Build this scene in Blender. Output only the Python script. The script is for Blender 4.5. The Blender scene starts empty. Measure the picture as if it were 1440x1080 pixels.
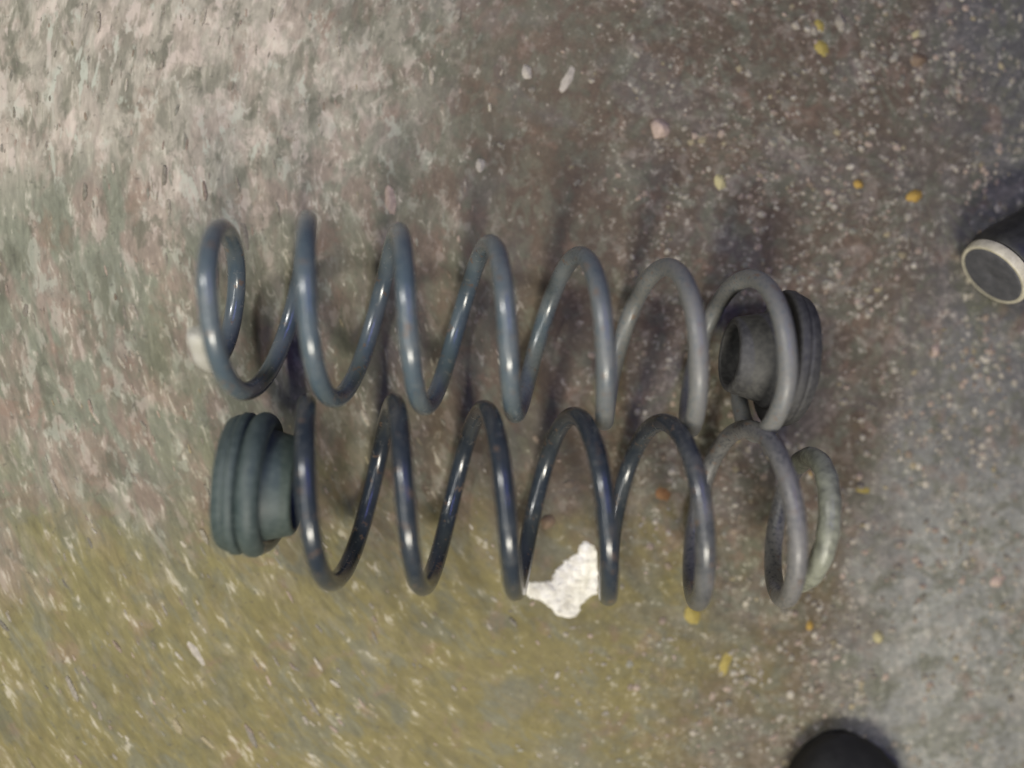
import bpy, bmesh, math, random
import numpy as np
from mathutils import Vector, Matrix, noise as mnoise

random.seed(7)
rng = np.random.default_rng(7)
scene = bpy.context.scene
S = 0.0005                       # metres per photo pixel on the ground
DIST = 1253.0 * S                # camera distance

# ------------------------------------------------------------------ camera
cdir = Vector((-0.064, 0.032, 1.0)).normalized()
cloc = cdir * DIST
f = -cdir
right = (Vector((1, 0, 0)) - f * f.x).normalized()
up = right.cross(f).normalized()
cam_data = bpy.data.cameras.new('camera')
cam = bpy.data.objects.new('camera', cam_data)
scene.collection.objects.link(cam)
cam.matrix_world = Matrix((
    (right.x, up.x, -f.x, cloc.x),
    (right.y, up.y, -f.y, cloc.y),
    (right.z, up.z, -f.z, cloc.z),
    (0, 0, 0, 1)))
cam_data.sensor_fit = 'HORIZONTAL'
cam_data.angle = 2 * math.atan(720 / 1253.0)
cam_data.clip_start = 0.01
cam_data.clip_end = 50
cam_data.dof.use_dof = True
cam_data.dof.focus_distance = DIST - 0.045
cam_data.dof.aperture_fstop = 1.05
scene.camera = cam

# ------------------------------------------------------------------ light
world = bpy.data.worlds.new('World')
scene.world = world
world.use_nodes = True
bg = world.node_tree.nodes['Background']
bg.inputs[0].default_value = (1.0, 0.97, 0.90, 1)
bg.inputs[1].default_value = 0.08


def area(name, loc, target, size, size_y, power, color):
    d = bpy.data.lights.new(name, 'AREA')
    d.shape = 'RECTANGLE'
    d.size, d.size_y = size, size_y
    d.energy = power
    d.color = color
    o = bpy.data.objects.new(name, d)
    scene.collection.objects.link(o)
    o.location = loc
    o.rotation_euler = (Vector(target) - Vector(loc)).to_track_quat('-Z', 'Y').to_euler()
    return o


area('workshop_lamp', (0.03, -0.80, 0.95), (-0.14, 0.02, 0), 0.36, 0.16, 12.6, (1.0, 0.94, 0.81))
tube = area('window_light', (0.36, 0.42, 1.05), (0, 0, 0), 0.035, 0.85, 2.7, (0.25, 0.28, 1.0))
tube.rotation_euler = (0, math.radians(19), 0)
tube2 = area('ceiling_tube_lamp', (-0.42, -0.22, 1.05), (0, 0, 0), 0.07, 1.05, 4.2, (1.0, 0.99, 0.94))
tube2.rotation_euler = (0, math.radians(-10), 0)
area('ceiling_lamp', (-0.66, 0.42, 0.95), (-0.33, 0.18, 0), 0.16, 0.16, 6.0, (1.0, 0.98, 0.93))
scene.view_settings.view_transform = 'Standard'
scene.view_settings.look = 'None'
scene.view_settings.exposure = 0.0
scene.view_settings.gamma = 1.0
scene.view_settings.use_curve_mapping = False


# ------------------------------------------------------------------ helpers
def at(px, py, z=0.0):
    """ground point (metres) seen at photo pixel px, py at height z metres"""
    d = f * 1253.0 + right * (px - 720) + up * (540 - py)
    t = (z - cloc.z) / d.z
    return cloc + d * t


def link(o, parent=None):
    scene.collection.objects.link(o)
    if parent is not None:
        o.parent = parent
    return o


def mesh_obj(name, verts, faces, mat, parent=None, smooth=True):
    me = bpy.data.meshes.new(name)
    me.from_pydata([tuple(v) for v in verts], [], faces)
    me.materials.append(mat)
    if smooth:
        me.polygons.foreach_set('use_smooth', [True] * len(me.polygons))
    me.update()
    return link(bpy.data.objects.new(name, me), parent)


def tag(o, label, cat, group=None):
    o['label'] = label
    o['category'] = cat
    if group:
        o['group'] = group
    return o


def empty(name, loc, mat=None):
    o = bpy.data.objects.new(name, None)
    o.empty_display_size = 0.02
    if mat is not None:
        o.matrix_world = mat
    elif loc is not None:
        o.location = loc
    scene.collection.objects.link(o)
    return o


class NT:
    """small node helper"""
    def __init__(self, name):
        self.mat = bpy.data.materials.new(name)
        self.mat.use_nodes = True
        self.t = self.mat.node_tree
        self.bsdf = self.t.nodes['Principled BSDF']

    def n(self, kind, **kw):
        nd = self.t.nodes.new(kind)
        for k, v in kw.items():
            setattr(nd, k, v)
        return nd

    def put(self, sock, v):
        if hasattr(v, 'is_linked') or isinstance(v, bpy.types.NodeSocket):
            self.t.links.new(v, sock)
        elif isinstance(v, (tuple, list)) and len(v) == 3 and sock.type == 'RGBA':
            sock.default_value = (*v, 1)
        else:
            sock.default_value = v

    def math(self, op, a, b=0.0, c=None, clamp=False):
        nd = self.n('ShaderNodeMath', operation=op, use_clamp=clamp)
        self.put(nd.inputs[0], a)
        self.put(nd.inputs[1], b)
        if c is not None:
            self.put(nd.inputs[2], c)
        return nd.outputs[0]

    def noise(self, vec, scale, detail=3, rough=0.55, dist=0.0):
        nd = self.n('ShaderNodeTexNoise')
        if vec is not None:
            self.put(nd.inputs['Vector'], vec)
        nd.inputs['Scale'].default_value = scale
        nd.inputs['Detail'].default_value = detail
        nd.inputs['Roughness'].default_value = rough
        nd.inputs['Distortion'].default_value = dist
        return nd.outputs['Fac']

    def step(self, v, a, b):
        nd = self.n('ShaderNodeMapRange', interpolation_type='SMOOTHSTEP')
        self.put(nd.inputs[0], v)
        nd.inputs[1].default_value = a
        nd.inputs[2].default_value = b
        return nd.outputs[0]

    def mix(self, fac, a, b, mode='MIX'):
        nd = self.n('ShaderNodeMix', data_type='RGBA', blend_type=mode)
        self.put(nd.inputs[0], fac)
        self.put(nd.inputs[6], a)
        self.put(nd.inputs[7], b)
        return nd.outputs[2]

    def obj(self):
        return self.n('ShaderNodeTexCoord').outputs['Object']

    def bump(self, h, strength, dist):
        nd = self.n('ShaderNodeBump')
        nd.inputs['Strength'].default_value = strength
        nd.inputs['Distance'].default_value = dist
        self.put(nd.inputs['Height'], h)
        self.put(self.bsdf.inputs['Normal'], nd.outputs[0])

    def base(self, c):
        self.put(self.bsdf.inputs['Base Color'], c)

    def rough(self, v):
        self.put(self.bsdf.inputs['Roughness'], v)


# ------------------------------------------------------------------ materials
def ground_material():
    m = NT('dirty_concrete')
    P = at(1300, 250)
    pos = m.n('ShaderNodeNewGeometry').outputs['Position']
    sub = m.n('ShaderNodeVectorMath', operation='SUBTRACT')
    m.put(sub.inputs[0], pos)
    sub.inputs[1].default_value = (P.x, P.y, 0)
    sep = m.n('ShaderNodeSeparateXYZ')
    m.put(sep.inputs[0], sub.outputs[0])
    x, y = sep.outputs[0], sep.outputs[1]
    r = m.math('SQRT', m.math('ADD', m.math('MULTIPLY', x, x), m.math('MULTIPLY', y, y)))
    th = m.math('ARCTAN2', y, m.math('MULTIPLY', x, -1.0))

    def polar(kr, kt, seed):
        c = m.n('ShaderNodeCombineXYZ')
        m.put(c.inputs[0], m.math('MULTIPLY', r, kr))
        m.put(c.inputs[1], m.math('MULTIPLY', th, kt))
        c.inputs[2].default_value = seed
        return c.outputs[0]

    px = 1.0 / S
    # streaks round one corner imitate camera-shake blur, put into the colour
    s1 = m.noise(polar(px / 15.0, 1 / 0.040, 1.3), 1.0, 4, 0.62, 0.7)
    s2 = m.noise(polar(px / 6.0, 1 / 0.020, 7.7), 1.0, 3, 0.6, 0.6)
    iso1 = m.noise(pos, 150.0, 4, 0.62)
    iso2 = m.noise(pos, 460.0, 2, 0.6)
    sp0 = m.n('ShaderNodeSeparateXYZ')
    m.put(sp0.inputs[0], pos)
    w = m.math('MULTIPLY', m.step(r, 300 * S, 620 * S), m.step(sp0.outputs[0], 0.13, -0.08))
    st1 = m.mix(w, iso1, s1)
    st2 = m.mix(w, iso2, s2)
    blot = m.noise(pos, 22.0, 4, 0.6, 0.6)
    blot2 = m.noise(polar(px / 42.0, 1 / 0.10, 3.1), 1.0, 3, 0.6, 0.4)
    blot3 = m.noise(pos, 9.0, 3, 0.5, 0.3)

    sp = m.n('ShaderNodeSeparateXYZ')
    m.put(sp.inputs[0], pos)
    X, Y = sp.outputs[0], sp.outputs[1]
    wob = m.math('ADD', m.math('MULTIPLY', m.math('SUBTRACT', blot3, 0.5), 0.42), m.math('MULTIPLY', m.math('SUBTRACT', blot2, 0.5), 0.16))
    # brown and olive stains, grey zone at right; brown also paints shade under springs
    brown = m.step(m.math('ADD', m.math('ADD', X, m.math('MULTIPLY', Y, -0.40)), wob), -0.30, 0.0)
    grey_r = m.step(m.math('ADD', m.math('ADD', X, m.math('MULTIPLY', Y, -0.12)), m.math('MULTIPLY', wob, 0.45)), 0.235, 0.335)
    olive = m.math('MULTIPLY', m.step(m.math('ADD', Y, m.math('MULTIPLY', wob, 0.8)), -0.04, -0.17),
                   m.step(m.math('ADD', X, wob), 0.30, 0.02))
    pale = (0.182, 0.190, 0.140)
    pink = (0.235, 0.188, 0.148)
    c = m.mix(m.step(blot2, 0.45, 0.58), pale, pink)
    c = m.mix(m.math('MULTIPLY', m.step(blot, 0.52, 0.66), 0.45), c, (0.20, 0.205, 0.165))
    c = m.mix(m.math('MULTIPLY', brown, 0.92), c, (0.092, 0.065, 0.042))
    c = m.mix(m.math('MULTIPLY', olive, 0.85), c, (0.176, 0.150, 0.052))
    c = m.mix(m.math('MULTIPLY', grey_r, 0.85), c, m.mix(m.step(m.math('ADD', Y, m.math('MULTIPLY', wob, 0.8)), 0.10, -0.12), (0.095, 0.095, 0.092), (0.285, 0.292, 0.262)))  # grey zone: darker upper tone, paler lower tone
    # paler ground towards the upper left
    pale_ul = m.math('MULTIPLY', m.step(m.math('ADD', X, m.math('MULTIPLY', wob, 1.0)), -0.02, -0.22),
                  m.step(m.math('ADD', Y, m.math('MULTIPLY', wob, 0.7)), 0.06, 0.21))
    c = m.mix(m.math('MULTIPLY', pale_ul, 0.62), c, (0.47, 0.415, 0.345))
    cement = m.math('MULTIPLY', m.step(m.noise(pos, 15.0, 4, 0.6, 0.5), 0.50, 0.62), m.step(m.math('ADD', X, wob), -0.14, 0.02))
    c = m.mix(m.math('MULTIPLY', cement, 0.30), c, (0.14, 0.14, 0.14))
    # grime caught in the low spots
    grime = m.step(m.noise(polar(px / 26.0, 1 / 0.075, 5.5), 1.0, 4, 0.65, 0.5), 0.47, 0.60)
    grime = m.math('MULTIPLY', grime, m.step(blot, 0.30, 0.55))
    c = m.mix(m.math('MULTIPLY', grime, 0.65), c, (0.135, 0.135, 0.095))
    rust = m.step(m.noise(pos, 34.0, 4, 0.65, 0.4), 0.56, 0.68)
    c = m.mix(m.math('MULTIPLY', rust, 0.45), c, (0.200, 0.130, 0.092))
    # coarse mottling of worn and dirty patches
    mot = m.mix(w, m.noise(pos, 46.0, 5, 0.62, 0.5), m.noise(polar(px / 40.0, 1 / 0.062, 2.7), 1.0, 5, 0.62, 0.5))
    soft = m.math('SUBTRACT', 1.0, m.math('MULTIPLY', olive, 0.6))
    c = m.mix(m.math('MULTIPLY', m.math('MULTIPLY', m.step(mot, 0.46, 0.36), 0.62), soft), c, (0.105, 0.108, 0.074))
    c = m.mix(m.math('MULTIPLY', m.math('MULTIPLY', m.step(mot, 0.55, 0.64), m.math('ADD', 0.14, m.math('MULTIPLY', pale_ul, 0.55))), soft), c, (0.52, 0.44, 0.375))
    # blur streak / grain contrast
    k1 = m.n('ShaderNodeMapRange')
    m.put(k1.inputs[0], st1)
    for i, v in ((1, 0.3), (2, 0.7), (3, 0.76), (4, 1.20)):
        k1.inputs[i].default_value = v
    c = m.mix(1.0, c, k1.outputs[0], 'MULTIPLY')
    k2 = m.n('ShaderNodeMapRange')
    m.put(k2.inputs[0], st2)
    for i, v in ((1, 0.3), (2, 0.7), (3, 0.84), (4, 1.14)):
        k2.inputs[i].default_value = v
    c = m.mix(1.0, c, k2.outputs[0], 'MULTIPLY')
    # pale worn specks, thickest towards the upper left
    spk = m.math('MULTIPLY', m.step(st1, 0.56, 0.66), m.step(st2, 0.46, 0.60))
    c = m.mix(m.math('MULTIPLY', spk, 0.6), c, (0.52, 0.48, 0.40))
    s3 = m.noise(polar(px / 18.0, 1 / 0.045, 9.9), 1.0, 4, 0.66, 0.35)
    i3 = m.noise(pos, 120.0, 4, 0.66)
    wear = m.math('MULTIPLY', m.step(m.mix(w, i3, s3), 0.53, 0.61), m.step(blot2, 0.36, 0.52))
    c = m.mix(m.math('MULTIPLY', wear, m.math('MULTIPLY', m.math('SUBTRACT', m.math('ADD', 0.40, m.math('MULTIPLY', pale_ul, 0.4)), m.math('MULTIPLY', brown, 0.25)), m.math('SUBTRACT', 1.0, m.math('MULTIPLY', olive, 0.75)))), c, m.mix(m.step(blot, 0.42, 0.56), (0.50, 0.43, 0.37), (0.43, 0.45, 0.37)))
    # dark pits
    pit = m.step(m.noise(pos, 260.0, 2, 0.5), 0.66, 0.74)
    c = m.mix(m.math('MULTIPLY', pit, 0.45), c, (0.06, 0.055, 0.045))
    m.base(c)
    m.rough(m.math('SUBTRACT', 0.86, m.math('MULTIPLY', blot, 0.25)))
    h = m.math('ADD', m.math('MULTIPLY', st1, 0.9), m.math('ADD', m.math('MULTIPLY', st2, 0.5), m.math('MULTIPLY', m.noise(pos, 900.0, 2), 0.35)))
    m.bump(h, 0.40, 0.0012)
    return m.mat


def paint_material(name, col, dust, dustcol, rough, x0, x1, wearcol):
    m = NT(name)
    o = m.obj()
    n1 = m.noise(o, 30, 4, 0.6)
    n2 = m.noise(o, 240, 3, 0.6)
    n3 = m.noise(o, 75, 3, 0.65)
    c = m.mix(m.math('MULTIPLY', m.step(n1, 0.35, 0.7), dust), col, dustcol)
    c = m.mix(m.math('MULTIPLY', m.step(n2, 0.60, 0.72), 0.35), c, (0.18, 0.175, 0.155))
    c = m.mix(m.math('MULTIPLY', m.step(n3, 0.66, 0.74), 0.5), c, (0.12, 0.07, 0.04))
    # the end that scraped along the ground is dull and dust-caked
    sx = m.n('ShaderNodeSeparateXYZ')
    m.put(sx.inputs[0], o)
    cake = m.step(m.math('ADD', sx.outputs[0], m.math('MULTIPLY', m.math('SUBTRACT', n1, 0.5), 0.10)), x0, x1)
    grain = m.noise(o, 420, 3, 0.7)
    c = m.mix(m.math('MULTIPLY', cake, m.step(grain, 0.25, 0.55)), c, wearcol)
    chipm = m.step(m.noise(o, 130, 4, 0.72), 0.60, 0.65)
    c = m.mix(m.math('MULTIPLY', chipm, 0.7), c, (0.16, 0.105, 0.07))
    m.base(c)
    m.rough(m.math('ADD', m.math('ADD', rough, m.math('MULTIPLY', cake, 0.24)), m.math('MULTIPLY', m.math('SUBTRACT', n2, 0.4), 0.35)))
    m.bsdf.inputs['Coat Weight'].default_value = 0.45
    m.bsdf.inputs['Coat Roughness'].default_value = 0.2
    m.put(m.bsdf.inputs['Coat Weight'], m.math('SUBTRACT', 0.5, m.math('MULTIPLY', cake, 0.38)))
    m.bump(m.math('ADD', n2, n3), 0.20, 0.0005)
    return m.mat


def plain_material(name, c1, c2, rough, scale=120, bump=0.3, dist=0.0006, spec=0.5, sss=0.0):
    m = NT(name)
    o = m.obj()
    n1 = m.noise(o, scale, 4, 0.6)
    n2 = m.noise(o, scale * 5, 2, 0.6)
    m.base(m.mix(m.step(n1, 0.32, 0.7), c1, c2))
    m.rough(m.math('ADD', rough, m.math('MULTIPLY', m.math('SUBTRACT', n1, 0.5), 0.25)))
    m.bsdf.inputs['Specular IOR Level'].default_value = spec
    m.bump(m.math('ADD', n1, m.math('MULTIPLY', n2, 0.4)), bump, dist)
    if sss:
        m.bsdf.inputs['Subsurface Weight'].default_value = sss
        m.bsdf.inputs['Subsurface Radius'].default_value = (0.003, 0.003, 0.002)
    return m.mat


M_ground = ground_material()
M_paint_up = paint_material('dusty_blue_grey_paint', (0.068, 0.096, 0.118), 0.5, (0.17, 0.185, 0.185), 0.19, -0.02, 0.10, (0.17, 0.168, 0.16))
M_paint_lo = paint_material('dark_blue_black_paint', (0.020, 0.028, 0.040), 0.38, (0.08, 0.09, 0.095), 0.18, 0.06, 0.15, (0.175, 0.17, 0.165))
M_rub_up = plain_material('grey_dusty_rubber', (0.036, 0.036, 0.037), (0.070, 0.069, 0.067), 0.62, 260)
M_rub_lo = plain_material('grey_green_dusty_rubber', (0.036, 0.054, 0.054), (0.062, 0.083, 0.080), 0.58, 260)
M_sleeve_w = plain_material('white_plastic_sleeve', (0.50, 0.49, 0.46), (0.40, 0.39, 0.35), 0.5, 90, 0.2)
M_sleeve_c = plain_material('cloudy_plastic_sleeve', (0.27, 0.28, 0.22), (0.13, 0.135, 0.11), 0.30, 140, 0.8, 0.001)
M_black = plain_material('black_plastic_and_shade', (0.016, 0.016, 0.016), (0.035, 0.035, 0.033), 0.55)
M_plug = plain_material('dark_grey_plug', (0.065, 0.067, 0.075), (0.10, 0.10, 0.11), 0.6)
M_cream = plain_material('cream_rim', (0.60, 0.56, 0.44), (0.42, 0.39, 0.30), 0.5, 160)
M_shoe = plain_material('black_shoe_leather', (0.010, 0.010, 0.010), (0.018, 0.018, 0.017), 0.7, 90)
M_sole = plain_material('black_shoe_sole', (0.014, 0.014, 0.013), (0.026, 0.025, 0.023), 0.85, 140)
M_plaster = plain_material('white_plaster', (0.93, 0.91, 0.85), (0.62, 0.59, 0.52), 0.8, 210, 0.9, 0.002)


# ------------------------------------------------------------------ ground
def relief(x, y):
    v = Vector((x * 26, y * 26, 0.3))
    w_ = Vector((x * 120, y * 120, 4.1))
    return 0.0009 * mnoise.noise(v) + 0.0005 * mnoise.noise(w_) - 0.0012


def build_ground():
    xs = [-3, -1.2, -0.7] + list(np.linspace(-0.46, 0.46, 230)) + [0.7, 1.2, 3]
    ys = [-3, -1.2, -0.6] + list(np.linspace(-0.36, 0.36, 180)) + [0.6, 1.2, 3]
    verts, faces = [], []
    for yy in ys:
        for xx in xs:
            inside = abs(xx) < 0.455 and abs(yy) < 0.355
            verts.append((xx, yy, relief(xx, yy) if inside else -0.0012))
    nx = len(xs)
    for j in range(len(ys) - 1):
        for i in range(nx - 1):
            a = j * nx + i
            faces.append((a, a + 1, a + nx + 1, a + nx))
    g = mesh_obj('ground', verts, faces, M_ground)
    g['kind'] = 'structure'
    return g


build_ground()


# ------------------------------------------------------------------ springs
def sweep(name, pts, radii, mat, parent, seg=22, round_end=(True, True)):
    """tube along pts (list of Vector) with a radius per point and domed ends"""
    pts = [Vector(p) for p in pts]
    n = len(pts)
    tang = [(pts[min(i + 1, n - 1)] - pts[max(i - 1, 0)]).normalized() for i in range(n)]
    ref = Vector((0.3, 0.5, 0.81))
    nrm = (ref - tang[0] * ref.dot(tang[0])).normalized()
    rings = []
    for i in range(n):
        nrm = (nrm - tang[i] * nrm.dot(tang[i])).normalized()
        rings.append((pts[i], tang[i], nrm.copy(), radii[i]))
    full = []
    p, t, nn, r = rings[0]
    for a in (80, 55, 28):
        s, c = math.sin(math.radians(a)), math.cos(math.radians(a))
        full.append((p - t * r * 0.35 * s, t, nn, r * c))
    full += rings
    p, t, nn, r = rings[-1]
    for a in (28, 55, 80):
        s, c = math.sin(math.radians(a)), math.cos(math.radians(a))
        full.append((p + t * r * 0.35 * s, t, nn, r * c))
    verts, faces = [], []
    for (p, t, nn, r) in full:
        b = t.cross(nn)
        for k in range(seg):
            a = 2 * math.pi * k / seg
            verts.append(p + (nn * math.cos(a) + b * math.sin(a)) * r)
    m_ = len(full)
    for i in range(m_ - 1):
        for k in range(seg):
            k2 = (k + 1) % seg
            faces.append((i * seg + k, i * seg + k2, (i + 1) * seg + k2, (i + 1) * seg + k))
    faces.append(tuple(reversed(range(seg))))
    faces.append(tuple((m_ - 1) * seg + k for k in range(seg)))
    return mesh_obj(name, verts, faces, mat, parent)


WIRE = 11.8                     # wire radius, photo pixels


class Spring:
    """helix given by the fitted lie of the spring; u runs along its axis"""
    def __init__(self, x0, y0, yaw, ph, p, d2, d3, R, tap):
        self.q = (x0, y0, yaw, ph, p, d2, d3, R, tap)

    def core(self, a):
        x0, y0, yaw, ph, p, d2, d3, R, tap = self.q
        t = (a - ph) / (2 * math.pi) - 3.5
        return p * t + d2 * t * t + d3 * t ** 3, R + tap * t

    def slope(self, a):
        return (self.core(a + 0.01)[0] - self.core(a - 0.01)[0]) / 0.02

    def run(self, a_lo, a_hi, lo_ext, hi_ext, step=0.06):
        """lo_ext/hi_ext = (angle, slope per turn at the far end, radius factor at far end, ease angle)"""
        out = []
        u, R = self.core(a_lo)
        sl = self.slope(a_lo)
        ang, s_end, rf, ease, hold, r_ease = lo_ext
        seq = []
        n = int(ang / step)
        for i in range(1, n + 1):
            k = max(0, min(1, (i * step - hold) / ease))
            k = k * k * (3 - 2 * k)
            u -= (sl + (s_end / (2 * math.pi) - sl) * k) * step
            kk = min(1, i * step / r_ease)
            seq.append((a_lo - i * step, u, R * (1 + (rf - 1) * kk * kk * (3 - 2 * kk))))
        out += list(reversed(seq))
        n = int((a_hi - a_lo) / step)
        for i in range(n + 1):
            a = a_lo + (a_hi - a_lo) * i / n
            out.append((a, *self.core(a)))
        u, R = self.core(a_hi)
        sl = self.slope(a_hi)
        ang, s_end, rf, ease, hold, r_ease = hi_ext
        n = int(ang / step)
        for i in range(1, n + 1):
            k = max(0, min(1, (i * step - hold) / ease))
            k = k * k * (3 - 2 * k)
            u += (sl + (s_end / (2 * math.pi) - sl) * k) * step
            kk = min(1, i * step / r_ease)
            out.append((a_hi + i * step, u, R * (1 + (rf - 1) * kk * kk * (3 - 2 * kk))))
        return out

    def axis_z(self, u):
        x0, y0, yaw, ph, p, d2, d3, R, tap = self.q
        return R + tap * (u / p) + WIRE + 0.6

    def frame(self):
        """world matrix of the spring: x along the axis, z up, origin on the ground"""
        x0, y0, yaw = self.q[:3]
        return Matrix.Translation(((x0 - 720) * S, (540 - y0) * S, 0)) @ Matrix.Rotation(-yaw, 4, 'Z')

    def local(self, a, u, R):
        # local x = axis, local y = picture up, z = up (metres)
        return Vector((u, math.cos(a) * R, self.axis_z(u) + math.sin(a) * R)) * S


def lathe(name, prof, mat, parent, u0, zc, seg=56, wob=0.0):
    """closed profile [(u, r)] (photo pixels) turned about the spring axis"""
    verts, faces = [], []
    n = len(prof)
    for k in range(seg):
        a = 2 * math.pi * k / seg
        w_ = 1 + wob * math.sin(3 * a + 1.0) + wob * 0.6 * math.sin(7 * a)
        for (u, r) in prof:
            verts.append(((u0 + u) * S, math.cos(a) * r * w_ * S, (zc + math.sin(a) * r * w_) * S))
    for k in range(seg):
        k2 = (k + 1) % seg
        for i in range(n):
            j = (i + 1) % n
            faces.append((k * n + i, k * n + j, k2 * n + j, k2 * n + i))
    o = mesh_obj(name, verts, faces, mat, parent)
    bm = bmesh.new()
    bm.from_mesh(o.data)
    bmesh.ops.recalc_face_normals(bm, faces=bm.faces)
    bm.to_mesh(o.data)
    bm.free()
    mod = o.modifiers.new('bevel', 'BEVEL')
    mod.width = 0.0012
    mod.segments = 3
    mod.limit_method = 'ANGLE'
    mod.angle_limit = math.radians(35)
    return o


def build_spring(sp, a_lo, a_hi, lo_ext, hi_ext, seat_side, paint, rubber, sleeve_mat, sleeve_ang,
                 seat, label):
    root = empty('coil_spring', None, sp.frame())
    tag(root, label, 'spring', 'pair of used coil springs')
    run = sp.run(a_lo, a_hi, lo_ext, hi_ext)
    pts = [sp.local(*q) for q in run]
    sweep('coil', pts, [WIRE * S] * len(pts), paint, root)
    # plastic sleeve pushed over the free tip of the wire
    n = int(sleeve_ang / 0.06)
    if seat_side > 0:
        sub = run[:n]
        sub = [(sub[0][0] - 0.10, sub[0][1], sub[0][2])] + sub
    else:
        sub = run[-n:]
        sub = sub + [(sub[-1][0] + 0.10, sub[-1][1], sub[-1][2])]
    spts = [sp.local(*q) for q in sub]
    rad = [(WIRE + seat['fat'] + 0.5 * math.sin(i * 0.9)) * S for i in range(len(spts))]
    sl = sweep('end_sleeve', spts, rad, sleeve_mat, root)
    sl['label'] = seat['sleeve_label']
    # rubber seat: flange outside the last coil, collar inside it
    uend = run[-1][1] if seat_side > 0 else run[0][1]
    zc = sp.axis_z(uend)
    s = seat_side
    base = uend + s * (WIRE + 1.0)
    R = seat['flange']
    seat_o = empty('rubber_seat', None)
    seat_o.parent = root
    th = seat['thick']
    fl = lathe('flange', [(0, R - 30), (0, R - 4), (s * 3, R), (s * th * 0.42, R), (s * th * 0.5, R - 4),
                          (s * th * 0.62, R - 3), (s * th, R - 8), (s * th, R - 40), (s * 6, R - 44)],
               rubber, seat_o, base, zc, wob=0.006)
    ro, rt, ln = seat['outer'], seat['tip'], seat['length']
    lathe('collar', [(s * 4, ro + 5), (-s * 10, ro + 5), (-s * 15, ro - 1), (-s * ln * 0.6, (ro + rt) / 2), (-s * (ln - 4), rt + 1),
                     (-s * ln, rt - 2), (-s * ln, rt - 9), (-s * ln * 0.4, ro - 16), (s * 4, ro - 16)],
          rubber, seat_o, base, zc, wob=0.006)
    if seat['lip']:      # moulded lip that swallows the last turn of the wire
        prof = [(math.cos(2 * math.pi * k / 14) * 14.5 - s * 13.5, seat['lip'] + math.sin(2 * math.pi * k / 14) * 14.0) for k in range(14)]
        lathe('lip', prof, rubber, seat_o, base, zc, wob=0.006)
    lathe('shade_backing_disc', [(s * 5, 2), (s * 5, R - 20), (s * (th - 3), R - 20), (s * (th - 3), 2)], M_black, seat_o, base, zc)  # black colour paints in the shade deep inside the seat
    return root


PI = math.pi
up_sp = Spring(717.95, 469.0, 0.103, -0.578, 115.034, -0.148, -0.304, 105.0, -1.9)
lo_sp = Spring(736.5, 685.5, 0.073, 0.465, 116.353, 0.248, -0.474, 112.849, -0.357)

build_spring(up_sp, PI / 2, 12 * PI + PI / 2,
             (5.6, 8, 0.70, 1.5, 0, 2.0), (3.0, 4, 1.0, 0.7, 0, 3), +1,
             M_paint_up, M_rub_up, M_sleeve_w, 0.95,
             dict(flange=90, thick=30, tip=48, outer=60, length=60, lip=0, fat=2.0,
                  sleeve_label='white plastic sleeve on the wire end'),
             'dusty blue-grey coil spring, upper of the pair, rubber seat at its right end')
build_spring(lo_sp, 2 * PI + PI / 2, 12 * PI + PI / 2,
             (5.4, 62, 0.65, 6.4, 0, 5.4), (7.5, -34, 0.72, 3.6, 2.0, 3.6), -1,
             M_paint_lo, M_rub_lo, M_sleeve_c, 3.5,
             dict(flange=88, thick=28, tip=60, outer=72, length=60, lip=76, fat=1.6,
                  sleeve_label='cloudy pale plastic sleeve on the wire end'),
             'dark blue-black coil spring, lower of the pair, rubber seat at its left end')


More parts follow.
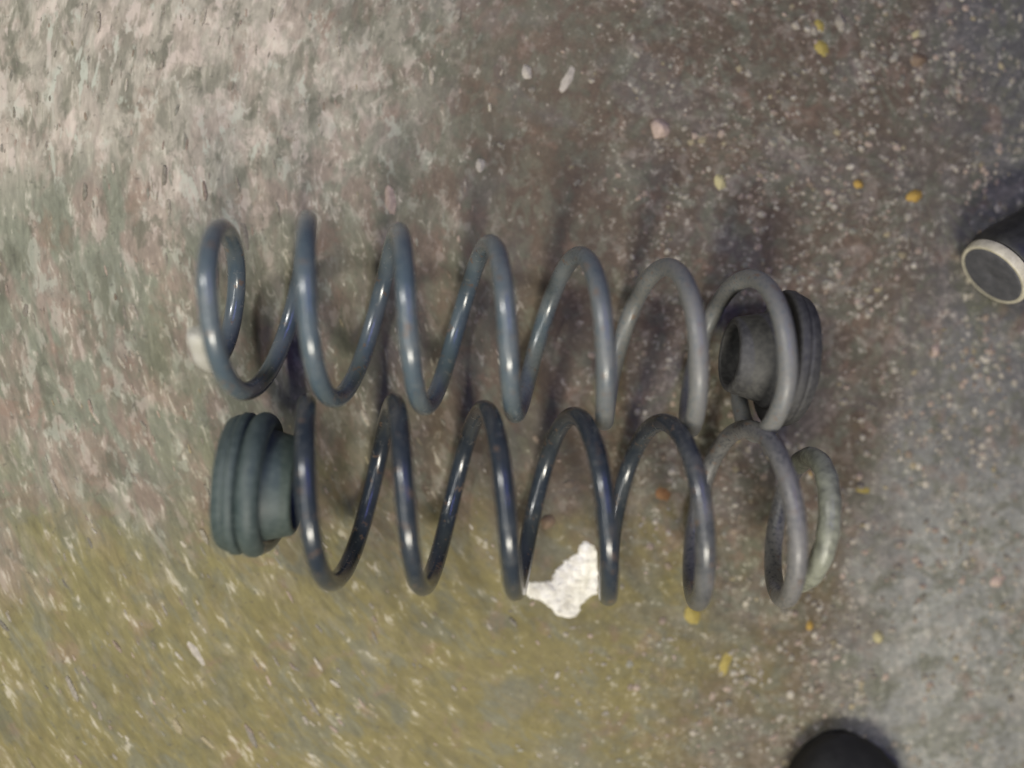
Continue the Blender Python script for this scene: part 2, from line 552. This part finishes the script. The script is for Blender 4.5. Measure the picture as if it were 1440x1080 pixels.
# ------------------------------------------------------------------ black tube at the right edge
def build_tube():
    c = at(1393, 387, 0.025)
    ax = Vector((0.78, 0.62, 0)).normalized()      # from the open end into the body, picture up-right
    r1, r2, L = 0.0258, 0.0180, 0.105
    tilt = math.asin((r1 - r2) / L)
    zax = Vector((ax.x * math.cos(tilt), ax.y * math.cos(tilt), -math.sin(tilt)))
    x = Vector((-ax.y, ax.x, 0))
    y = zax.cross(x)
    origin = Vector((c.x, c.y, r1 * math.cos(tilt) + 0.0017))
    m = Matrix((
        (x.x, y.x, zax.x, origin.x), (x.y, y.y, zax.y, origin.y), (x.z, y.z, zax.z, origin.z), (0, 0, 0, 1)))
    root = empty('flared_tube', None, m)
    tag(root, 'black flared tube with cream-rimmed end lying at the right edge', 'tube')

    def turn(name, prof, mat, seg=56):
        verts, faces = [], []
        n = len(prof)
        for k in range(seg):
            a = 2 * PI * k / seg
            for (z, r) in prof:
                verts.append((math.cos(a) * r, math.sin(a) * r, z))
        for k in range(seg):
            k2 = (k + 1) % seg
            for i in range(n):
                j = (i + 1) % n
                faces.append((k * n + i, k2 * n + i, k2 * n + j, k * n + j))
        o = mesh_obj(name, verts, faces, mat, root)
        bm = bmesh.new()
        bm.from_mesh(o.data)
        bmesh.ops.remove_doubles(bm, verts=bm.verts, dist=1e-6)
        bmesh.ops.recalc_face_normals(bm, faces=bm.faces)
        bm.to_mesh(o.data)
        bm.free()
        md = o.modifiers.new('bevel', 'BEVEL')
        md.width = 0.0007
        md.segments = 2
        md.limit_method = 'ANGLE'
        return o
    turn('body', [(0.0066, r1 + 0.0008), (0.012, r1 + 0.0022), (0.02, r1 + 0.0012), (0.045, r1 - 0.0035), (L, r2), (L + 0.06, r2), (L + 0.06, 0.005), (0.012, 0.005), (0.012, r1 - 0.005), (0.0068, r1 - 0.003)], M_black)
    # cream collar behind a slightly proud dark end plug
    turn('rim', [(-0.0006, r1 - 0.0026), (-0.0010, r1 - 0.0014), (0.0004, r1 - 0.0004), (0.0065, r1 + 0.0002), (0.0066, r1 - 0.0045), (-0.0002, r1 - 0.0045)], M_cream)
    turn('plug', [(-0.0009, 0.0001), (-0.0012, r1 - 0.0040), (-0.0004, r1 - 0.0028), (0.0050, r1 - 0.0046), (0.0118, r1 - 0.0060), (0.0118, 0.0001)], M_plug)


build_tube()


# ------------------------------------------------------------------ black shoe toe at the bottom edge
def build_shoe():
    tip = at(1187, 1034, 0.012)
    root = empty('shoe', (tip.x, tip.y, 0))
    tag(root, 'rounded toe of a black shoe poking in at the bottom edge', 'shoe')
    # outline of the toe: half width as a function of the distance behind the tip (metres)
    ts = [0, 0.001, 0.004, 0.010, 0.020, 0.034, 0.055, 0.085, 0.12, 0.16]

    def hw(d):
        return 0.046 * math.sqrt(max(0.0, 1 - (1 - min(d, 0.06) / 0.06) ** 2.1)) - 0.004 * max(0, d - 0.09) / 0.07

    def shell(name, zlo, zhi, grow, mat, dome):
        verts, faces = [], []
        K = 18
        for d in ts:
            w_ = hw(d) + (grow if d > 0 else 0)
            top = zlo + (zhi(d) - zlo)
            for k in range(K + 1):
                a = PI * k / K
                xx = math.cos(a) * w_
                if dome:
                    zz = zlo + (top - zlo) * max(0.0, math.sin(a)) ** 0.6
                else:
                    zz = top
                verts.append((xx, -d + (grow if d == 0 else 0), zz))
            for k in range(K + 1):
                xx = math.cos(PI * k / K) * w_
                verts.append((xx, -d + (grow if d == 0 else 0), zlo))
        n = 2 * (K + 1)
        for i in range(len(ts) - 1):
            for k in range(K):
                faces.append((i * n + k, i * n + k + 1, (i + 1) * n + k + 1, (i + 1) * n + k))
                b = K + 1
                faces.append((i * n + b + k, (i + 1) * n + b + k, (i + 1) * n + b + k + 1, i * n + b + k + 1))
            for k in (0, K):
                b = K + 1
                q = (i * n + k, (i + 1) * n + k, (i + 1) * n + b + k, i * n + b + k)
                faces.append(q if k == 0 else tuple(reversed(q)))
        e = (len(ts) - 1) * n
        for k in range(K):
            faces.append((e + k, e + k + 1, e + K + 2 + k, e + K + 1 + k))
        o = mesh_obj(name, verts, faces, mat, root)
        bm = bmesh.new()
        bm.from_mesh(o.data)
        bmesh.ops.remove_doubles(bm, verts=bm.verts, dist=1e-5)
        bmesh.ops.recalc_face_normals(bm, faces=bm.faces)
        bm.to_mesh(o.data)
        bm.free()
        return o
    shell('sole', 0.0, lambda d: 0.012, -0.003, M_sole, False)
    shell('toe_cap', 0.0102, lambda d: 0.0122 + 0.040 * (1 - math.exp(-d / 0.020)) + 0.1 * d, 0.001, M_shoe, True)


build_shoe()


# ------------------------------------------------------------------ white plaster scrap
def chip(name, outline, height, mat, crumple, seed, label, cat, group=None, rings=5, dome=0.6):
    """lumpy flat-bottomed piece from an outline of photo pixels; stands on the ground"""
    pts = [at(*p) for p in outline]
    cx = sum(p.x for p in pts) / len(pts)
    cy = sum(p.y for p in pts) / len(pts)
    # refine outline
    fine = []
    n = len(pts)
    for i in range(n):
        a, b = pts[i], pts[(i + 1) % n]
        for k in range(3 if n > 10 else 2):
            fine.append(a.lerp(b, k / (3 if n > 10 else 2)))
    n = len(fine)
    span = max((Vector((p.x - cx, p.y - cy, 0))).length for p in fine)
    base_z = relief(cx, cy) - 0.0005
    verts, faces = [], []
    levels = [(1.0, 0.0), (1.0, 0.45)] + [(1 - (i / rings) ** 1.15, 0.45 + (1 - 0.45) * min(1, i / rings * 1.6)) for i in range(1, rings)]
    for li, (s_, h_) in enumerate(levels):
        for p in fine:
            x, y = (p.x - cx) * s_, (p.y - cy) * s_
            j = mnoise.noise(Vector((p.x * 900, p.y * 900, seed))) * 0.05 * span if li < 2 else 0
            l_ = math.hypot(x, y) + 1e-9
            x, y = x * (1 + j / l_), y * (1 + j / l_)
            nz = mnoise.noise(Vector(((x + cx) * 420, (y + cy) * 420, seed * 1.7))) + 0.6 * mnoise.noise(Vector(((x + cx) * 1100, (y + cy) * 1100, seed)))
            z = height * h_ * (dome + (1 - dome) * (1 - s_)) * (1 + crumple * nz) if h_ > 0 else 0
            verts.append((x, y, z))
    m_ = len(levels)
    for i in range(m_ - 1):
        for k in range(n):
            k2 = (k + 1) % n
            faces.append((i * n + k, i * n + k2, (i + 1) * n + k2, (i + 1) * n + k))
    verts.append((0, 0, height * (1 + crumple * mnoise.noise(Vector((cx * 420, cy * 420, seed * 1.7))))))
    c = len(verts) - 1
    for k in range(n):
        faces.append(((m_ - 1) * n + k, (m_ - 1) * n + (k + 1) % n, c))
    faces.append(tuple(reversed(range(n))))
    o = mesh_obj(name, verts, faces, mat, None, smooth=True)
    bm = bmesh.new()
    bm.from_mesh(o.data)
    bmesh.ops.recalc_face_normals(bm, faces=bm.faces)
    bm.to_mesh(o.data)
    bm.free()
    o.location = (cx, cy, base_z)
    return tag(o, label, cat, group)


flake_px = [(470, 860), (490, 835), (540, 840), (590, 825), (600, 795), (640, 750), (690, 715), (695, 680), (720, 662),
            (760, 668), (782, 700), (792, 800), (785, 885), (740, 905), (715, 940), (700, 985), (670, 1000), (620, 985),
            (580, 950), (550, 920), (500, 905), (475, 885)]


def build_scrap():
    pts = [at(580 + x / 3, 540 + y / 3) for x, y in flake_px]
    pts = [(p.x, p.y) for p in pts]
    cx = sum(p[0] for p in pts) / len(pts)
    cy = sum(p[1] for p in pts) / len(pts)

    def edge(x, y):
        ins, best = False, 1e9
        n = len(pts)
        for i in range(n):
            (x1, y1), (x2, y2) = pts[i], pts[(i + 1) % n]
            if (y1 > y) != (y2 > y) and x < (x2 - x1) * (y - y1) / (y2 - y1) + x1:
                ins = not ins
            dx, dy = x2 - x1, y2 - y1
            t = max(0, min(1, ((x - x1) * dx + (y - y1) * dy) / (dx * dx + dy * dy)))
            best = min(best, math.hypot(x - x1 - t * dx, y - y1 - t * dy))
        return best if ins else -best
    g = 0.0006
    nx = int(0.075 / g)
    idx, verts, faces = {}, [], []

    def nz(x, y, k, sd):
        return mnoise.noise(Vector((x * k, y * k, sd)))

    def vert(i, j, top):
        key = (i, j, top)
        if key not in idx:
            x, y = cx + (i - nx / 2) * g, cy + (j - nx / 2) * g
            jx, jy = nz(x, y, 1500, 1.1) * g * 0.5, nz(x, y, 1500, 5.2) * g * 0.5
            d = max(0.0, edge(x, y) + 0.0006 * nz(x, y, 700, 2.0))
            z = 0.0
            if top:
                z = 0.0008 + 0.0016 * (1 - math.exp(-d / 0.0022))
                z += 0.0012 * nz(x, y, 200, 3.0) + 0.0009 * abs(nz(x, y, 430, 8.0)) + 0.0004 * nz(x, y, 1000, 4.0)
                z = max(z, 0.0005)
            idx[key] = len(verts)
            verts.append((x + jx - cx, y + jy - cy, z))
        return idx[key]
    cells = set()
    for i in range(nx):
        for j in range(nx):
            x, y = cx + (i + 0.5 - nx / 2) * g, cy + (j + 0.5 - nx / 2) * g
            if edge(x, y) + 0.0011 * nz(x, y, 420, 6.0) + 0.0006 * nz(x, y, 1100, 7.0) > 0:
                cells.add((i, j))
    for (i, j) in cells:
        faces.append(tuple(vert(a_, b_, 1) for a_, b_ in ((i, j), (i + 1, j), (i + 1, j + 1), (i, j + 1))))
        for (di, dj, e1, e2) in ((-1, 0, (i, j + 1), (i, j)), (1, 0, (i + 1, j), (i + 1, j + 1)),
                                 (0, -1, (i, j), (i + 1, j)), (0, 1, (i + 1, j + 1), (i, j + 1))):
            if (i + di, j + dj) not in cells:
                faces.append((vert(*e1, 1), vert(*e1, 0), vert(*e2, 0), vert(*e2, 1)))
    o = mesh_obj('plaster_scrap', verts, faces, M_plaster)
    o.location = (cx, cy, relief(cx, cy) - 0.0006)
    tag(o, 'crumbly white plaster scrap on the ground beside the lower spring', 'scrap')


build_scrap()


# ------------------------------------------------------------------ loose bits that can be told apart
def bit_mat(name, c):
    return plain_material(name, c, tuple(v * 0.72 for v in c), 0.75, 300, 0.5, 0.0005)


BM = {
    'yellow': bit_mat('dry_yellow', (0.34, 0.27, 0.07)),
    'paleyellow': bit_mat('pale_yellow', (0.46, 0.41, 0.22)),
    'orange': bit_mat('orange_brown', (0.25, 0.125, 0.045)),
    'amber': bit_mat('amber_yellow', (0.42, 0.27, 0.06)),
    'pink': bit_mat('pink_stone', (0.44, 0.34, 0.28)),
    'white': bit_mat('whitish_stone', (0.44, 0.40, 0.34)),
    'grey': bit_mat('beige_stone', (0.28, 0.25, 0.20)),
    'brown': bit_mat('brown_stone', (0.20, 0.14, 0.09)),
}
bits = [
    ('leaf_fragment', 1153, 36, 10, 13, 20, 'yellow', 'small olive-yellow leaf fragment at the top edge, above a second one', 'leaf', 0.25),
    ('leaf_fragment', 1156, 66, 14, 11, -40, 'yellow', 'bent yellow leaf fragment just below the one at top edge', 'leaf', 0.25),
    ('pebble', 1183, 32, 8, 14, 15, 'grey', 'beige oval pebble right of the two yellow leaf fragments', 'pebble', 0.6),
    ('leaf_fragment', 1291, 48, 17, 7, 25, 'paleyellow', 'pale yellow sliver of leaf in the upper right corner area', 'leaf', 0.25),
    ('pebble', 1292, 83, 13, 10, 0, 'brown', 'dull brown pebble below the pale yellow leaf sliver', 'pebble', 0.5),
    ('pebble', 929, 181, 13, 15, 35, 'pink', 'pinkish white pebble above the right half of the upper spring', 'pebble', 0.6),
    ('pebble', 1014, 255, 9, 13, 10, 'paleyellow', 'pale yellow pebble above the upper spring, right of the pinkish one', 'pebble', 0.6),
    ('pebble', 1208, 259, 7, 7, 0, 'amber', 'tiny bright yellow pebble left of the amber pebble', 'pebble', 0.6),
    ('pebble', 1286, 276, 12, 9, 10, 'amber', 'amber yellow pebble to the left above the black tube', 'pebble', 0.6),
    ('pebble', 1317, 493, 8, 11, -15, 'pink', 'pink pebble below and left of the cream-rimmed tube end', 'pebble', 0.6),
    ('leaf_fragment', 1214, 690, 15, 6, -4, 'yellow', 'flat yellow sliver right of the lower spring\'s sleeved end', 'leaf', 0.25),
    ('leaf_fragment', 1022, 934, 9, 25, -20, 'yellow', 'long yellow-green leaf fragment below the right end of the lower spring', 'leaf', 0.25),
    ('leaf_fragment', 932, 696, 14, 10, -20, 'orange', 'orange-brown leaf fragment seen between the lower spring\'s right coils', 'leaf', 0.25),
    ('pebble', 770, 735, 11, 11, 0, 'brown', 'brown pebble inside the lower spring above the white scrap', 'pebble', 0.5),
    ('pebble', 1236, 896, 9, 11, 10, 'paleyellow', 'round pale yellow pebble at lower right among grit', 'pebble', 0.6),
    ('pebble', 1140, 667, 4, 7, 10, 'amber', 'tiny amber pebble inside the lower spring\'s sleeved end', 'pebble', 0.6),
    ('pebble', 1025, 566, 6, 6, -20, 'white', 'small white pebble between the springs beside the right rubber seat', 'pebble', 0.6),
    ('chip', 799, 108, 7, 22, -25, 'white', 'long whitish stone sliver at the top, above the upper spring', 'chip', 0.35),
    ('chip', 741, 101, 8, 12, 0, 'white', 'short whitish stone chip left of the long whitish sliver', 'chip', 0.4),
    ('chip', 1404, 818, 12, 8, 30, 'pink', 'curved pale chip near the right edge below the middle', 'chip', 0.4),
    ('leaf_fragment', 976, 866, 14, 11, -30, 'yellow', 'dull yellow leaf fragment under the lower spring\'s second coil from right', 'leaf', 0.25),
    ('chip', 549, 278, 9, 22, 10, 'pink', 'pink stone sliver just above the upper spring\'s third coil', 'chip', 0.35),
    ('pebble', 676, 232, 7, 11, 0, 'white', 'small whitish pebble above the middle of the upper spring', 'pebble', 0.5),
    ('chip', 272, 915, 7, 26, 35, 'white', 'long pale stone sliver on the yellowish ground at lower left', 'chip', 0.3),
    ('pebble', 1140, 880, 6, 7, 0, 'amber', 'small yellow pebble below the sleeved end of the lower spring', 'pebble', 0.6),
]
for i, (nm, px, py, ax_, ay_, rot, mk, lab, cat, hf) in enumerate(bits):
    n = 9
    ca, sa = math.cos(math.radians(rot)), math.sin(math.radians(rot))
    ol = []
    for k in range(n):
        a = -2 * PI * k / n
        rr = 1 + random.uniform(-0.2, 0.16)
        x, y = math.cos(a) * ax_ * rr, math.sin(a) * ay_ * rr
        ol.append((px + x * ca + y * sa, py - x * sa + y * ca))
    chip(nm, ol, min(ax_, ay_) * S * hf * 1.5, BM[mk], 0.25, 10 + i * 1.3, lab, cat, 'loose bits on the ground', rings=4, dome=0.35)


# ------------------------------------------------------------------ fine grit nobody could count
def build_grit():
    m = NT('grit')
    at_ = m.n('ShaderNodeAttribute', attribute_name='tone')
    n1 = m.noise(m.obj(), 500, 2)
    c = m.mix(m.step(n1, 0.3, 0.7), at_.outputs['Color'], m.mix(1.0, at_.outputs['Color'], (0.7, 0.68, 0.64), 'MULTIPLY'))
    m.base(c)
    m.rough(0.8)
    P = at(1300, 250)
    tones = np.array([(0.42, 0.38, 0.31), (0.40, 0.32, 0.26), (0.32, 0.29, 0.24), (0.50, 0.46, 0.38), (0.36, 0.31, 0.20),
                      (0.27, 0.25, 0.20), (0.34, 0.33, 0.27), (0.30, 0.24, 0.18)])
    prob = np.array([.22, .2, .16, .12, .07, .1, .08, .05])
    ico = bmesh.new()
    bmesh.ops.create_icosphere(ico, subdivisions=1, radius=1)
    iv = np.array([v.co[:] for v in ico.verts])
    iface = np.array([[v.index for v in fc.verts] for fc in ico.faces])
    ico.free()
    V, F, T = [], [], []
    count = 0
    while count < 3900:
        px = rng.uniform(-60, 1500)
        py = rng.uniform(-60, 1140)
        dens = 0.18 + 0.82 * min(1, max(0, (px - 820) / 300))
        cl = 0.40 + 1.3 * mnoise.noise(Vector((px / 75, py / 75, 2.2)))
        if rng.random() > dens * cl:
            continue
        g = at(px, py)
        d = Vector((g.x - P.x, g.y - P.y, 0))
        rr = d.length / S
        tang = math.atan2(d.x, -d.y)
        size = 1.2 + (1.0 + 0.9 * min(1, max(0, (px - 800) / 200))) * rng.gamma(1.1, 1.15)
        size = min(size, 6.5)
        el = 1 + rng.uniform(0.3, 1) * min(2.6, max(0, 860 - px) / 160)
        col = tones[rng.choice(len(tones), p=prob)] * rng.uniform(0.6, 1.0)
        sx, sy, sz = size * el, size * rng.uniform(0.6, 1.0), size * rng.uniform(0.25, 0.5)
        if el > 1.4:
            ang = tang + rng.normal() * 0.12
            sy *= 0.8
        else:
            ang = rng.uniform(0, PI) * 0.5 + tang * 0.5
        v = iv * rng.uniform(0.75, 1.2, size=(len(iv), 1)) * np.array([sx, sy, sz]) * S
        c_, s_ = math.cos(ang), math.sin(ang)
        x = v[:, 0] * c_ - v[:, 1] * s_ + g.x
        y = v[:, 0] * s_ + v[:, 1] * c_ + g.y
        z = v[:, 2] + relief(g.x, g.y) + sz * S * 0.25
        V.append(np.c_[x, y, z])
        F.append(iface + count * len(iv))
        T.append(np.repeat(col[None], len(iv), 0))
        count += 1
    V, F, T = np.concatenate(V), np.concatenate(F), np.concatenate(T)
    o = mesh_obj('grit', V.tolist(), F.tolist(), m.mat, None, smooth=False)
    ca = o.data.attributes.new('tone', 'FLOAT_COLOR', 'POINT')
    ca.data.foreach_set('color', np.c_[T, np.ones(len(T))].astype(np.float32).ravel())
    o['kind'] = 'stuff'
    o['label'] = 'fine pale grit scattered over the ground'
    o['category'] = 'grit'


build_grit()
